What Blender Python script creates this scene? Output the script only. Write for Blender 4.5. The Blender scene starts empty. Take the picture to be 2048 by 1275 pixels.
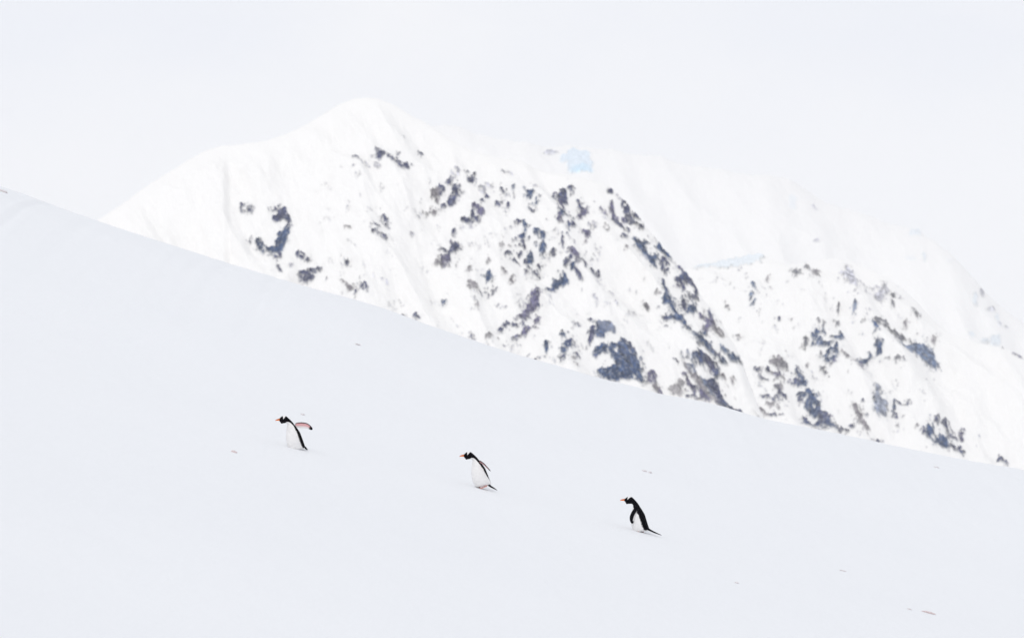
import bpy, bmesh, math
import numpy as np
from mathutils import Vector

R = math.radians
scene = bpy.context.scene
C = scene.collection

# ------------------------------------------------------------------ camera
PITCH = R(3.0)
LENS = 150.0
FPX = LENS / 36.0 * 2048.0            # focal length in photo pixels
PW, PH = 2048.0, 1275.0
cam_d = bpy.data.cameras.new('camera')
cam = bpy.data.objects.new('camera', cam_d)
C.objects.link(cam)
cam_d.lens = LENS
cam_d.sensor_width = 36.0
cam_d.clip_start = 0.5
cam_d.clip_end = 40000.0
cam.location = (0, 0, 0)
cam.rotation_euler = (math.pi / 2 + PITCH, 0, 0)
cam_d.dof.use_dof = True
cam_d.dof.focus_distance = 86.0
cam_d.dof.aperture_fstop = 3.1
scene.camera = cam

# ------------------------------------------------------------------ light
SUN_EL, SUN_AZ = R(38), R(-160)       # azimuth from +Y towards +X: behind the camera, to the left
world = bpy.data.worlds.new('World')
scene.world = world
world.use_nodes = True
wn = world.node_tree
wn.nodes.clear()
w_out = wn.nodes.new('ShaderNodeOutputWorld')
w_bg = wn.nodes.new('ShaderNodeBackground')
w_sky = wn.nodes.new('ShaderNodeTexSky')
w_sky.sky_type = 'NISHITA'
w_sky.sun_disc = False
w_sky.sun_elevation = SUN_EL
w_sky.sun_rotation = SUN_AZ
w_sky.altitude = 10
w_tc = wn.nodes.new('ShaderNodeTexCoord')
w_map = wn.nodes.new('ShaderNodeMapping')
w_map.inputs['Scale'].default_value = (5, 5, 9)
w_noise = wn.nodes.new('ShaderNodeTexNoise')
w_noise.inputs['Scale'].default_value = 2.2
w_noise.inputs['Detail'].default_value = 4
w_noise.inputs['Roughness'].default_value = 0.5
w_ramp = wn.nodes.new('ShaderNodeValToRGB')
w_ramp.color_ramp.elements[0].position = 0.38
w_ramp.color_ramp.elements[0].color = (8.83, 8.98, 9.45, 1)     # overcast cloud, times the strength 0.1
w_ramp.color_ramp.elements[1].position = 0.66
w_ramp.color_ramp.elements[1].color = (9.40, 9.42, 9.62, 1)
w_mix = wn.nodes.new('ShaderNodeMixRGB')
w_mix.inputs['Fac'].default_value = 0.97                         # cloud cover
w_bg.inputs['Strength'].default_value = 0.1
w_sep = wn.nodes.new('ShaderNodeSeparateXYZ')
w_elev = wn.nodes.new('ShaderNodeMapRange')
w_elev.interpolation_type = 'SMOOTHSTEP'
w_elev.inputs['From Min'].default_value = math.sin(R(4.4))
w_elev.inputs['From Max'].default_value = math.sin(R(7.0))
w_elev.inputs['To Min'].default_value = 0.85
w_elev.inputs['To Max'].default_value = 0.0
w_hor = wn.nodes.new('ShaderNodeMixRGB')
w_hor.inputs['Color2'].default_value = (9.50, 9.50, 9.68, 1)      # thin bright cloud low over the mountains
L = wn.links.new
L(w_tc.outputs['Generated'], w_sep.inputs['Vector'])
L(w_sep.outputs['Z'], w_elev.inputs['Value'])
L(w_elev.outputs['Result'], w_hor.inputs['Fac'])
L(w_ramp.outputs['Color'], w_hor.inputs['Color1'])
L(w_tc.outputs['Generated'], w_map.inputs['Vector'])
L(w_map.outputs['Vector'], w_noise.inputs['Vector'])
L(w_noise.outputs['Fac'], w_ramp.inputs['Fac'])
L(w_sky.outputs['Color'], w_mix.inputs['Color1'])
L(w_hor.outputs['Color'], w_mix.inputs['Color2'])
L(w_mix.outputs['Color'], w_bg.inputs['Color'])
L(w_bg.outputs['Background'], w_out.inputs['Surface'])

sun_d = bpy.data.lights.new('sun', 'SUN')
sun_d.energy = 0.83
sun_d.angle = R(14)
sun_d.color = (1.0, 0.965, 0.92)
sun = bpy.data.objects.new('sun', sun_d)
C.objects.link(sun)
to_sun = Vector((math.sin(SUN_AZ) * math.cos(SUN_EL), math.cos(SUN_AZ) * math.cos(SUN_EL), math.sin(SUN_EL)))
sun.rotation_euler = to_sun.to_track_quat('Z', 'Y').to_euler()
sun.location = to_sun * 200

scene.view_settings.view_transform = 'Standard'
scene.view_settings.look = 'None'
scene.view_settings.exposure = 0.0
scene.view_settings.gamma = 1.0
scene.view_settings.use_curve_mapping = False
scene.cycles.volume_bounces = 1

# ------------------------------------------------------------------ helpers
CP, SP = math.cos(PITCH), math.sin(PITCH)


def ray(px, py):
    """direction of a photo point, in the world, with Y = 1"""
    u = (np.asarray(px, float) - PW / 2) / FPX
    v = (PH / 2 - np.asarray(py, float)) / FPX
    y = CP - v * SP
    z = SP + v * CP
    return u / y, z / y


def view_uv(X, Y, Z):
    d = Y * CP + Z * SP
    return X / d, (Z * CP - Y * SP) / d


def _hash(ix, iy, seed):
    h = (ix.astype(np.int64) * 374761393 + iy.astype(np.int64) * 668265263 + seed * 974711) & 0xFFFFFFFF
    h = ((h ^ (h >> 13)) * 1274126177) & 0xFFFFFFFF
    h = (h ^ (h >> 16)) & 0xFFFFFFFF
    return h


def perlin(x, y, seed=0):
    x = np.asarray(x, float)
    y = np.asarray(y, float)
    ix, iy = np.floor(x), np.floor(y)
    fx, fy = x - ix, y - iy
    ix, iy = ix.astype(np.int64), iy.astype(np.int64)
    sx = fx * fx * fx * (fx * (fx * 6 - 15) + 10)
    sy = fy * fy * fy * (fy * (fy * 6 - 15) + 10)

    def g(ox, oy):
        a = _hash(ix + ox, iy + oy, seed) / 4294967296.0 * 2 * math.pi
        return np.cos(a) * (fx - ox) + np.sin(a) * (fy - oy)
    a = g(0, 0) + sx * (g(1, 0) - g(0, 0))
    b = g(0, 1) + sx * (g(1, 1) - g(0, 1))
    return (a + sy * (b - a)) * 1.5


def fbm(x, y, octaves=4, seed=0, gain=0.5):
    t, amp, f = 0.0, 1.0, 1.0
    for o in range(octaves):
        t = t + amp * perlin(x * f + 17.3 * o, y * f - 9.1 * o, seed + o)
        amp *= gain
        f *= 2.03
    return t


def sstep(a, b, x):
    t = np.clip((x - a) / (b - a), 0, 1)
    return t * t * (3 - 2 * t)


def grid_faces(rows, cols):
    i = np.arange(rows * cols).reshape(rows, cols)
    return np.stack([i[:-1, :-1], i[:-1, 1:], i[1:, 1:], i[1:, :-1]], -1).reshape(-1, 4)


def np_mesh(name, verts, faces, smooth=True):
    me = bpy.data.meshes.new(name)
    me.vertices.add(len(verts))
    me.vertices.foreach_set('co', np.ascontiguousarray(verts, dtype=np.float32).ravel())
    n = len(faces)
    k = faces.shape[1]
    me.loops.add(n * k)
    me.loops.foreach_set('vertex_index', np.ascontiguousarray(faces, dtype=np.int32).ravel())
    me.polygons.add(n)
    me.polygons.foreach_set('loop_start', np.arange(0, n * k, k, dtype=np.int32))
    me.polygons.foreach_set('loop_total', np.full(n, k, dtype=np.int32))
    if smooth:
        me.polygons.foreach_set('use_smooth', np.ones(n, dtype=bool))
    me.update(calc_edges=True)
    me.validate()
    return me


def vcol(me, name, rgb):
    a = me.attributes.new(name, 'FLOAT_COLOR', 'POINT')
    d = np.ones((len(rgb), 4), dtype=np.float32)
    d[:, :3] = rgb
    a.data.foreach_set('color', d.ravel())


def vfloat(me, name, val):
    a = me.attributes.new(name, 'FLOAT', 'POINT')
    a.data.foreach_set('value', np.ascontiguousarray(val, dtype=np.float32).ravel())


def link(name, me, mat=None, parent=None):
    o = bpy.data.objects.new(name, me)
    C.objects.link(o)
    if mat:
        me.materials.append(mat)
    if parent:
        o.parent = parent
    return o


def tag(o, label=None, cat=None, group=None, kind=None):
    if label:
        o['label'] = label
    if cat:
        o['category'] = cat
    if group:
        o['group'] = group
    if kind:
        o['kind'] = kind


def new_mat(name):
    m = bpy.data.materials.new(name)
    m.use_nodes = True
    nt = m.node_tree
    return m, nt, nt.nodes['Principled BSDF']


# ------------------------------------------------------------------ materials
def snow_material(name, col_a, col_b, scale, bump):
    m, nt, b = new_mat(name)
    tc = nt.nodes.new('ShaderNodeTexCoord')
    n1 = nt.nodes.new('ShaderNodeTexNoise')
    n1.inputs['Scale'].default_value = scale
    n1.inputs['Detail'].default_value = 6
    mx = nt.nodes.new('ShaderNodeMixRGB')
    mx.inputs['Color1'].default_value = (*col_a, 1)
    mx.inputs['Color2'].default_value = (*col_b, 1)
    nt.links.new(tc.outputs['Object'], n1.inputs['Vector'])
    nt.links.new(n1.outputs['Fac'], mx.inputs['Fac'])
    nt.links.new(mx.outputs['Color'], b.inputs['Base Color'])
    b.inputs['Roughness'].default_value = 0.75
    b.inputs['Specular IOR Level'].default_value = 0.15
    if bump:
        mp = nt.nodes.new('ShaderNodeMapping')
        mp.inputs['Scale'].default_value = (1.0, 0.45, 1.0)
        n2 = nt.nodes.new('ShaderNodeTexNoise')
        n2.inputs['Scale'].default_value = 2.4
        n2.inputs['Detail'].default_value = 7
        n2.inputs['Roughness'].default_value = 0.6
        bp = nt.nodes.new('ShaderNodeBump')
        bp.inputs['Strength'].default_value = bump
        bp.inputs['Distance'].default_value = 0.05
        nt.links.new(tc.outputs['Object'], mp.inputs['Vector'])
        nt.links.new(mp.outputs['Vector'], n2.inputs['Vector'])
        nt.links.new(n2.outputs['Fac'], bp.inputs['Height'])
        nt.links.new(bp.outputs['Normal'], b.inputs['Normal'])
    return m


M_SLOPE = snow_material('slope_snow', (0.795, 0.813, 0.840), (0.825, 0.840, 0.862), 0.12, 0.6)
M_FIELD = snow_material('field_snow', (0.80, 0.81, 0.83), (0.83, 0.84, 0.86), 0.01, 0)


def mountain_material():
    m, nt, b = new_mat('mountain_snow_and_rock')
    at = nt.nodes.new('ShaderNodeAttribute')
    at.attribute_name = 'surface'
    nt.links.new(at.outputs['Color'], b.inputs['Base Color'])
    b.inputs['Roughness'].default_value = 0.85
    b.inputs['Specular IOR Level'].default_value = 0.1
    return m


M_MOUNT = mountain_material()


def attr_material(name, rough, spec=0.3, bump=0.0, bscale=60):
    m, nt, b = new_mat(name)
    at = nt.nodes.new('ShaderNodeAttribute')
    at.attribute_name = 'coat'
    nt.links.new(at.outputs['Color'], b.inputs['Base Color'])
    b.inputs['Roughness'].default_value = rough
    b.inputs['Specular IOR Level'].default_value = spec
    if bump:
        tc = nt.nodes.new('ShaderNodeTexCoord')
        n2 = nt.nodes.new('ShaderNodeTexNoise')
        n2.inputs['Scale'].default_value = bscale
        n2.inputs['Detail'].default_value = 3
        bp = nt.nodes.new('ShaderNodeBump')
        bp.inputs['Strength'].default_value = bump
        bp.inputs['Distance'].default_value = 0.01
        nt.links.new(tc.outputs['Object'], n2.inputs['Vector'])
        nt.links.new(n2.outputs['Fac'], bp.inputs['Height'])
        nt.links.new(bp.outputs['Normal'], b.inputs['Normal'])
    return m


M_COAT = attr_material('penguin_plumage', 0.7, 0.04, 0.4, 70)
M_FLIP = attr_material('penguin_flipper_skin', 0.6, 0.05, 0.2, 90)


def plain(name, col, rough, spec=0.3):
    m, nt, b = new_mat(name)
    n = nt.nodes.new('ShaderNodeTexNoise')
    n.inputs['Scale'].default_value = 40
    mx = nt.nodes.new('ShaderNodeMixRGB')
    mx.inputs['Color1'].default_value = (*[c * 0.88 for c in col], 1)
    mx.inputs['Color2'].default_value = (*[min(1, c * 1.1) for c in col], 1)
    tc = nt.nodes.new('ShaderNodeTexCoord')
    nt.links.new(tc.outputs['Object'], n.inputs['Vector'])
    nt.links.new(n.outputs['Fac'], mx.inputs['Fac'])
    nt.links.new(mx.outputs['Color'], b.inputs['Base Color'])
    b.inputs['Roughness'].default_value = rough
    b.inputs['Specular IOR Level'].default_value = spec
    return m


M_EYE = plain('penguin_eye', (0.01, 0.008, 0.008), 0.15, 0.5)
M_TAIL = plain('penguin_tail', (0.005, 0.005, 0.007), 0.7, 0.04)
M_FOOT = plain('penguin_foot', (0.60, 0.33, 0.29), 0.6, 0.1)
M_CLOD = plain('grey_snow', (0.71, 0.675, 0.685), 0.8, 0.1)  # darker and greyer than the slope around it

# ------------------------------------------------------------------ foreground slope
CREST = [(-400, 215), (-150, 315), (0, 372), (50, 388), (100, 408), (150, 426), (200, 443), (250, 460), (300, 476), (360, 495), (410, 511),
         (460, 527), (500, 539), (560, 557), (600, 569), (640, 580), (700, 596), (750, 610), (800, 628), (850, 647),
         (900, 664), (950, 681), (1000, 698), (1050, 713), (1100, 726), (1160, 744), (1200, 756), (1225, 763),
         (1260, 769), (1290, 778), (1320, 788), (1360, 794), (1400, 801), (1450, 813), (1500, 829), (1550, 842),
         (1600, 851), (1650, 861), (1700, 871), (1750, 882), (1800, 893), (1850, 903), (1900, 913), (1960, 924),
         (2048, 938), (2200, 962), (2500, 1010)]
CR = np.array(CREST, float)
HC = 8.0
A_ = 1 / 80 - 0.0416 / HC
YR = 115.0


def slope_raw(X, Y):
    # a tilted plane written in the camera's axes, turned into the world: zc = -HC + A*HC*yc - 0.25*xc
    # zc = Z*CP - Y*SP ; yc = Y*CP + Z*SP
    k = A_ * HC
    Z = (-HC - 0.25 * X + Y * (k * CP + SP)) / (CP - k * SP)
    # the slope rolls over at the crest
    Z = Z - 0.5 * 0.0072 * np.clip(Y - 105, 0, 60) ** 2 - np.clip(Y - 165, 0, None) * 0.432
    # towards the camera the bowl climbs to where the photographer stands
    near = 1 - sstep(0, 46, Y)
    Z = Z * (1 - near) + near * (-1.75 - 0.20 * X)
    Z = Z + 0.085 * perlin(X / 9 + 3, Y / 13, 5) + 0.020 * perlin(X / 2.3, Y / 4.1 + 8, 6) \
        + (0.004 + 0.010 * sstep(100, 112, Y)) * perlin(X / 0.7, Y / 1.6, 7) + 0.018 * sstep(102, 113, Y) * perlin(X / 0.27, Y / 1.2, 8)
    return Z


ku = np.linspace(-0.19, 0.19, 241)
kx = ku * YR
delta = np.zeros_like(ku)


def slope_z(X, Y):
    return slope_raw(X, Y) + np.interp(X, kx, delta) * sstep(84, YR, Y)


v_t = (PH / 2 - np.interp(ku * FPX + PW / 2, CR[:, 0], CR[:, 1])) / FPX
v_t = np.convolve(np.pad(v_t, 2, mode='edge'), [0.1, 0.2, 0.4, 0.2, 0.1], 'valid')
YY = np.linspace(95, 160, 131)
for it in range(12):
    Xg = ku[:, None] * YY[None, :]
    for _ in range(2):
        Zg = slope_z(Xg, YY[None, :] + 0 * Xg)
        Xg = ku[:, None] * (YY[None, :] * CP + Zg * SP)
    Zg = slope_z(Xg, YY[None, :] + 0 * Xg)
    vv = (Zg * CP - YY * SP) / (YY * CP + Zg * SP)
    err = v_t - vv.max(1)
    delta = delta + 0.9 * err * YR

gx = np.concatenate([np.linspace(-160, -22, 40)[:-1], np.linspace(-22, 22, 360), np.linspace(22, 160, 40)[1:]])
gy = np.concatenate([np.linspace(-60, 44, 40)[:-1], np.linspace(44, 135, 460), np.linspace(135, 420, 60)[1:]])
GX, GY = np.meshgrid(gx, gy)
GZ = slope_z(GX, GY)
me = np_mesh('snow_slope', np.stack([GX, GY, GZ], -1).reshape(-1, 3), grid_faces(len(gy), len(gx)))
tag(link('snow_slope', me, M_SLOPE), kind='structure')


def hit_slope(px, py):
    dx, dz = ray(px, py)
    t = np.linspace(50, 114, 6400)
    dd = dz * t - slope_z(dx * t, t)
    i = int(np.argmax(dd < 0)) if (dd < 0).any() else int(np.argmin(dd))
    return Vector((float(dx * t[i]), float(t[i]), float(slope_z(np.array([dx * t[i]]), np.array([t[i]]))[0])))


# snow plain far below, out to the foot of the mountains and the horizon
FLOOR = -125.0
fx = np.linspace(-9000, 9000, 60)
fy = np.linspace(-4000, 14300, 60)
FX, FY = np.meshgrid(fx, fy)
FZ = FLOOR + 4 * perlin(FX / 900, FY / 900, 31)
me = np_mesh('snow_field', np.stack([FX, FY, FZ], -1).reshape(-1, 3), grid_faces(60, 60))
tag(link('snow_field', me, M_FIELD), kind='structure')

# ------------------------------------------------------------------ rock outcrops, given on the photo's face of each mountain:
# (x, y, half width, half height, tilt, strength, tone[, 'ring'])
# tones: b slate with the blue of haze and shade painted in, d dark slate, p purple grey, g grey brown, l pale lavender, i blue ice ; negative strength = snow patch
ROCK_MAIN = [
 (482,420,3,9,0,.8,'d'),(501,418,6,6,0,.7,'d'),(487,412,6,2,0,.5,'d'),(558,428,20,14,-20,.8,'d'),(572,450,8,9,0,.8,'d'),(563,472,13,34,15,1.1,'b'),
 (545,498,18,9,0,1.1,'b'),(519,488,9,11,0,.9,'b'),(547,463,5,13,-25,-1.5,'d'),(535,478,6,13,-15,-1.5,'d'),(565,446,7,5,0,-1.2,'d'),
 (560,510,3,8,0,.9,'d'),(553,517,4,4,0,.7,'d'),(558,546,3,9,-35,.7,'d'),(540,549,5,2,15,.5,'d'),(502,472,3,6,10,.5,'d'),(500,483,3,3,0,.6,'d'),
 (602,514,7,7,0,.7,'d','ring'),(615,526,6,3,10,.8,'d'),(583,540,4,6,30,.6,'l'),(630,536,5,5,0,.5,'l'),(621,555,12,8,-20,.9,'d'),(635,548,6,4,-20,.9,'d'),
 (606,560,9,8,0,.7,'d','ring'),(619,568,10,5,10,.8,'d'),(697,469,8,2,30,.7,'g'),(694,538,6,3.5,35,.8,'d'),(653,574,3,4,0,.7,'d'),
 (700,588,14,7,20,.65,'g'),(730,590,8,7,0,.7,'d'),(688,578,6,2,40,.6,'g'),(712,598,4,3,0,.6,'d'),
 (760,322,8,7,0,.9,'d'),(783,331,9,4,25,.85,'d'),(804,341,11,6,20,.8,'d','ring'),(843,309,4,4,0,.9,'d'),(798,317,4,4,0,.6,'d'),(712,330,6,2,-35,.7,'d'),
 (753,341,8,5,-20,.6,'l'),(730,339,12,6,0,.55,'l'),(708,352,4,4,0,.55,'l'),(807,280,5,2,20,.6,'d'),(764,301,3,4,0,.5,'l'),(825,341,4,3,-30,.5,'d'),(862,348,2.5,2.5,0,.5,'l'),
 (740,322,9,4,10,.5,'l'),(770,312,4,3,0,.4,'l'),
 (870,392,9,8,0,.9,'g'),(883,388,7,9,-20,.85,'d'),(898,375,6,4,0,.85,'d'),(911,394,9,12,0,1.,'d'),(902,411,13,8,-35,.95,'d'),(875,406,7,4,20,.75,'g'),(888,419,6,3,10,.8,'d'),
 (899,390,4,7,0,-.8,'d'),(887,408,5,6,0,-.9,'d'),(856,427,9,5,-40,.75,'g'),(869,429,5,4,0,.75,'g'),(918,384,3,5,0,.7,'d'),
 (770,446,3,9,-25,.75,'d'),(772,461,4,6,20,.8,'d'),(753,471,7,3,-10,.8,'d'),(747,473,3,6,0,.7,'d'),(751,488,8,5,0,.6,'d'),(769,488,5,6,0,.8,'d'),(824,474,5,8,0,.5,'l'),(824,500,3,4,0,.4,'l'),
 (907,468,3.5,3.5,0,.8,'d'),(902,488,4,4,0,.7,'p'),(910,499,9,7,-45,1.,'d'),(891,507,15,2,20,.75,'d'),(900,512,3,8,20,.8,'d'),(891,527,10,11,30,1.,'p'),(880,533,9,5,0,.8,'g'),(876,519,3,5,-20,.6,'g'),
 (938,546,3,10,35,.7,'g'),(946,574,9,7,20,.8,'g'),(953,581,3,5,-30,.8,'g'),(937,583,6,3,0,.7,'g'),(888,598,6,3.5,35,.7,'b'),
 (771,570,9,3,10,.55,'l'),(748,565,3,6,0,.55,'l'),(788,559,7,2,-10,.55,'l'),(773,584,6,2,0,.5,'l'),(807,628,7,2,35,.7,'d'),(831,638,9,3,40,.75,'d'),
 (911,356,8,7,0,.6,'l','ring'),(942,371,8,6,-20,.85,'d'),(948,360,3,7,25,.75,'d'),(936,352,4,3,0,.6,'d'),(972,401,5,3,0,.75,'d'),(966,414,4,3,30,.7,'d'),
 (979,380,11,4,35,.65,'l'),(964,388,7,7,0,.6,'l','ring'),(1006,354,6,2,30,.7,'d'),(1022,360,8,2,15,.5,'l'),(1005,395,3,9,-38,.75,'d'),(1015,423,3,9,-35,.75,'d'),(996,414,5,4,-30,.7,'d'),
 (1028,393,4,9,0,.55,'b'),(1028,409,3,4,0,.65,'d'),(1016,405,12,3,-20,.5,'l'),(1060,407,9,6,10,.85,'b'),(1052,399,8,3,40,.6,'b'),(1075,413,4,4,0,.7,'d'),(1068,390,8,2,25,.6,'l'),(1068,425,8,4,20,.7,'b'),(1066,439,7,3,10,.75,'d'),(1057,430,4,9,0,.5,'b'),
 (953,427,10,5,15,.75,'p'),(962,439,10,7,-30,.9,'p'),(932,449,10,6,10,1.,'d'),(953,450,6,5,0,.9,'d'),(945,440,4,8,0,.8,'d'),(936,463,9,5,0,.5,'l','ring'),(952,438,4,4,0,-.6,'d'),
 (1036,458,7,3,20,.8,'d'),(1051,470,4,10,-15,.9,'b'),(1046,484,7,4,-30,.85,'b'),(1072,482,5,7,0,.95,'b'),(1085,489,5,9,0,.95,'b'),(1087,513,6,8,0,1.,'b'),(1057,489,3.5,3.5,0,.8,'b'),(1086,501,2,6,0,.7,'b'),(1024,467,5,2,-15,.5,'l'),
 (1036,493,12,7,10,.6,'d'),(1015,514,9,4,0,.75,'d'),(1002,497,2.5,8,25,.6,'g'),(1060,524,7,10,0,.95,'b'),(1041,516,6,6,0,.75,'d'),(1031,528,9,3,18,.8,'d'),(1047,500,3,8,0,.65,'d'),(1072,500,3,8,0,.5,'b'),(1022,500,7,5,0,.5,'g'),
 (1051,529,4,6,0,.75,'d'),(1053,544,3,7,20,.7,'d'),(1079,537,4.5,2.5,0,.7,'d'),(1105,525,6,7,0,.75,'d'),(1074,553,9,2.5,40,.85,'d'),(1040,535,8,3,30,.5,'d'),
 (977,530,5,6,0,.7,'g'),(978,556,6,7,-10,.95,'b'),(966,555,5,2,0,.5,'b'),(1010,550,5,6,-20,.7,'g'),(1024,570,3,8,15,.8,'g'),(970,584,5,4,-20,.7,'d'),(981,591,7,2,-20,.7,'d'),(990,582,5,2.5,0,.6,'d'),(962,591,3,2.5,0,.6,'d'),(957,620,2.5,8,15,.6,'g'),(950,609,3,3,0,.4,'g'),
 (996,614,3,5,0,.6,'d'),(1007,620,9,2,15,.5,'l'),(1036,597,8,2,20,.5,'g'),(1026,606,3,2,0,.4,'g'),(1034,588,4,3,0,.4,'g'),
 (1062,618,12,32,27,1.2,'p'),(1074,600,4,14,5,1.,'p'),(1038,643,9,6,0,.95,'p'),(1048,649,6,3,20,.9,'p'),(1029,656,6,4,15,.9,'d'),(1013,651,7,3,-20,.7,'d'),(1002,663,7,4,0,.6,'d'),(1078,618,3,4,0,.6,'b'),
 (1073,652,4,10,28,.9,'p'),(1062,667,8,6,-20,.95,'p'),(1050,671,9,4,-10,.85,'p'),(1031,677,13,2.2,-6,.75,'d'),(1046,662,4,3,0,.5,'d'),(977,681,8,6,-30,.7,'g'),(943,676,4,2,40,.7,'d'),(1013,685,4,2,-35,.6,'d'),(1007,696,4,2,20,.6,'d'),(1056,709,5,2,-20,.6,'d'),(1071,717,4,2.5,30,.7,'d'),(995,680,3,2,0,.5,'g'),(1040,703,3,3,0,.4,'g'),
 (1119,571,14,10,-5,1.1,'b'),(1133,572,7,8,0,.85,'b'),(1103,588,8,3,20,.85,'d'),(1108,577,4,8,20,.7,'b'),(1094,598,4,3,0,.4,'l'),(1093,707,5,9,10,.85,'b'),(1125,682,7,3.5,15,.85,'b'),(1133,703,9,13,15,.8,'b'),(1140,696,3,9,25,.9,'d'),(1127,718,8,9,0,.7,'b'),(1155,717,4,3,20,.8,'d'),(1136,675,3.5,2.5,-30,.7,'d'),(1173,699,2.5,5,15,.7,'d'),(1156,740,5,2.5,15,.7,'g'),(1124,729,4,2.5,0,.8,'d'),(1153,662,8,2,0,.65,'d'),(1145,728,6,2,25,.5,'g'),
 (1124,392,9,15,-5,1.2,'d'),(1110,385,6,3,0,.7,'p'),(1109,402,4,4,0,.8,'d'),(1107,393,3,8,0,.6,'d'),(1139,377,4,5,0,.85,'d'),(1142,387,2.5,6,-25,.7,'d'),(1123,412,6,9,-15,1.,'p'),(1128,422,3,6,-30,.8,'p'),(1125,440,5,9,0,1.1,'b'),(1119,456,4,9,10,.95,'p'),(1118,430,3,6,0,.5,'p'),
 (1143,462,9,4,-35,.95,'d'),(1138,466,4,4,0,.8,'b'),(1167,427,11,6,-25,.95,'p'),(1161,411,2.5,12,-35,.8,'d'),(1172,420,5,2,-30,.6,'p'),(1146,442,3,3,0,.7,'d'),(1137,433,5,2,10,.5,'p'),(1171,474,6,11,-35,.85,'p'),(1176,480,4,4,0,.8,'p'),(1185,458,8,7,0,.6,'l','ring'),(1135,484,3,3,0,.7,'d'),(1125,498,2.5,18,-3,.7,'d'),(1147,494,2.5,10,-35,.5,'l'),(1170,496,6,2.5,0,.55,'g'),(1213,468,5,9,-10,.55,'g','ring'),(1107,476,8,3,-30,.5,'l'),(1105,486,4,8,0,.4,'l'),
 (1222,384,4,6,25,.85,'d'),(1238,394,8,5,0,.55,'l','ring'),(1250,411,7,7,0,.75,'d','ring'),(1252,423,7,6,20,.95,'d'),(1225,421,4,17,-8,.8,'p'),(1229,436,5,8,-15,.85,'p'),(1236,453,4.5,17,-45,.9,'d'),(1257,439,7,9,0,.75,'d','ring'),(1272,437,6,5,20,.9,'d'),(1266,451,9,4,0,1.,'d'),(1282,458,3,7,-30,.75,'d'),(1255,464,4,3,0,.7,'d'),(1246,444,3,9,0,.6,'p'),(1260,430,6,4,30,.8,'d'),(1188,400,2.5,5,0,.5,'p'),(1202,423,3,7,-40,.6,'p'),(1211,432,6,2,20,.5,'p'),(1208,443,6,2.5,35,.55,'l'),(1204,378,2,8,0,.35,'p'),(1134,355,3,6,-25,.4,'l'),
 (1249,483,7,3,15,.7,'d'),(1270,488,9,3,40,.7,'b'),(1281,498,10,12,-25,.95,'b'),(1291,492,8,3,-15,.75,'b'),(1298,503,8,2.5,0,.5,'g'),(1318,499,12,8,30,.95,'b','ring'),(1317,503,8,6,30,.8,'b'),(1334,512,4,9,-35,.9,'b'),(1303,524,6,16,-32,1.05,'b'),(1310,518,3,9,-10,.7,'b'),(1328,530,9,10,-10,.75,'d'),(1323,540,3,8,0,.7,'d'),(1333,546,7,2.5,-45,.75,'d'),(1251,507,5,3,30,.65,'g'),(1298,478,3,7,-35,.5,'l'),(1306,485,7,3,0,.4,'l'),(1287,520,12,3,40,.5,'l'),
 (1148,528,12,7,25,.85,'p'),(1154,537,5,9,-15,.9,'p'),(1161,545,6,4,15,.85,'d'),(1172,555,2.5,9,0,.85,'d'),(1168,547,6,2.5,-10,.7,'d'),(1136,545,7,7,0,.65,'d','ring'),(1146,557,5,6,-20,.85,'b'),(1156,570,2.5,12,-32,.75,'d'),(1160,578,2,8,-30,.5,'d'),(1150,577,9,1.8,0,.4,'l'),
 (1191,551,8,8,0,.65,'d','ring'),(1185,561,4,3,0,.75,'d'),(1197,552,2.5,7,-15,.7,'d'),(1196,581,5,3,-20,.55,'l'),(1221,594,5,7,0,.5,'l','ring'),(1234,620,2.5,6,-25,.55,'l'),(1193,615,2,11,-40,.55,'l'),(1191,623,6,4,0,.45,'l'),(1214,595,3,2,0,.4,'l'),(1202,573,3,3,0,.4,'l'),
 (1288,556,2.5,11,0,.5,'g'),(1293,611,4.5,9,-25,.75,'g'),(1288,604,2,6,-25,.6,'g'),(1288,580,2,4,0,.35,'g'),
 (1182,647,4,3,30,.8,'d'),(1178,634,4,2,0,.5,'d'),(1190,654,6,3,20,.5,'b'),(1213,665,24,13,25,1.1,'l2'),(1202,680,16,12,10,1.1,'b'),(1185,674,6,15,5,.95,'d'),(1228,675,10,7,25,.9,'l2'),(1180,691,5,5,0,.6,'p'),(1218,682,7,5,0,-.6,'b'),
 (1327,575,3.5,11,-5,.75,'d'),(1334,590,3.5,13,-20,.9,'d'),(1339,608,9,11,-10,.95,'b'),(1347,630,6,15,-35,.9,'b'),(1351,649,11,10,0,.9,'b'),(1368,657,8,17,-42,.9,'b'),(1360,643,7,9,0,.75,'b'),(1315,596,9,1.8,18,.6,'g'),(1332,645,8,3,38,.75,'d'),(1327,611,4,8,0,.6,'b'),(1333,660,6,3,20,.5,'d'),(1340,625,8,3,0,.6,'b'),(1366,648,4,10,-30,.75,'b'),
 (1253,718,22,28,0,1.2,'p2'),(1262,745,19,24,0,1.3,'b'),(1222,752,28,9,16,1.2,'b'),(1245,758,22,10,10,1.3,'b'),(1203,712,16,8,-25,1.,'b'),(1190,722,6,8,0,.8,'p'),(1276,728,5,26,-5,1.2,'b'),(1222,722,7,18,-25,1.1,'b'),(1266,698,4,16,-35,.85,'d'),(1245,690,12,3,10,.85,'d'),(1284,768,6,9,-15,1.1,'b'),
 (1208,728,13,8,10,-2.2,'d'),(1220,734,8,5,25,-2.,'d'),(1216,695,7,7,0,-1.8,'d'),(1229,691,8,7,0,-1.3,'d'),(1231,716,4,3.5,0,-1.2,'d'),(1272,767,5,4,0,-1.4,'d'),(1260,703,4,4,0,-.6,'d'),(1198,697,10,6,-10,-1.5,'d'),
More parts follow.
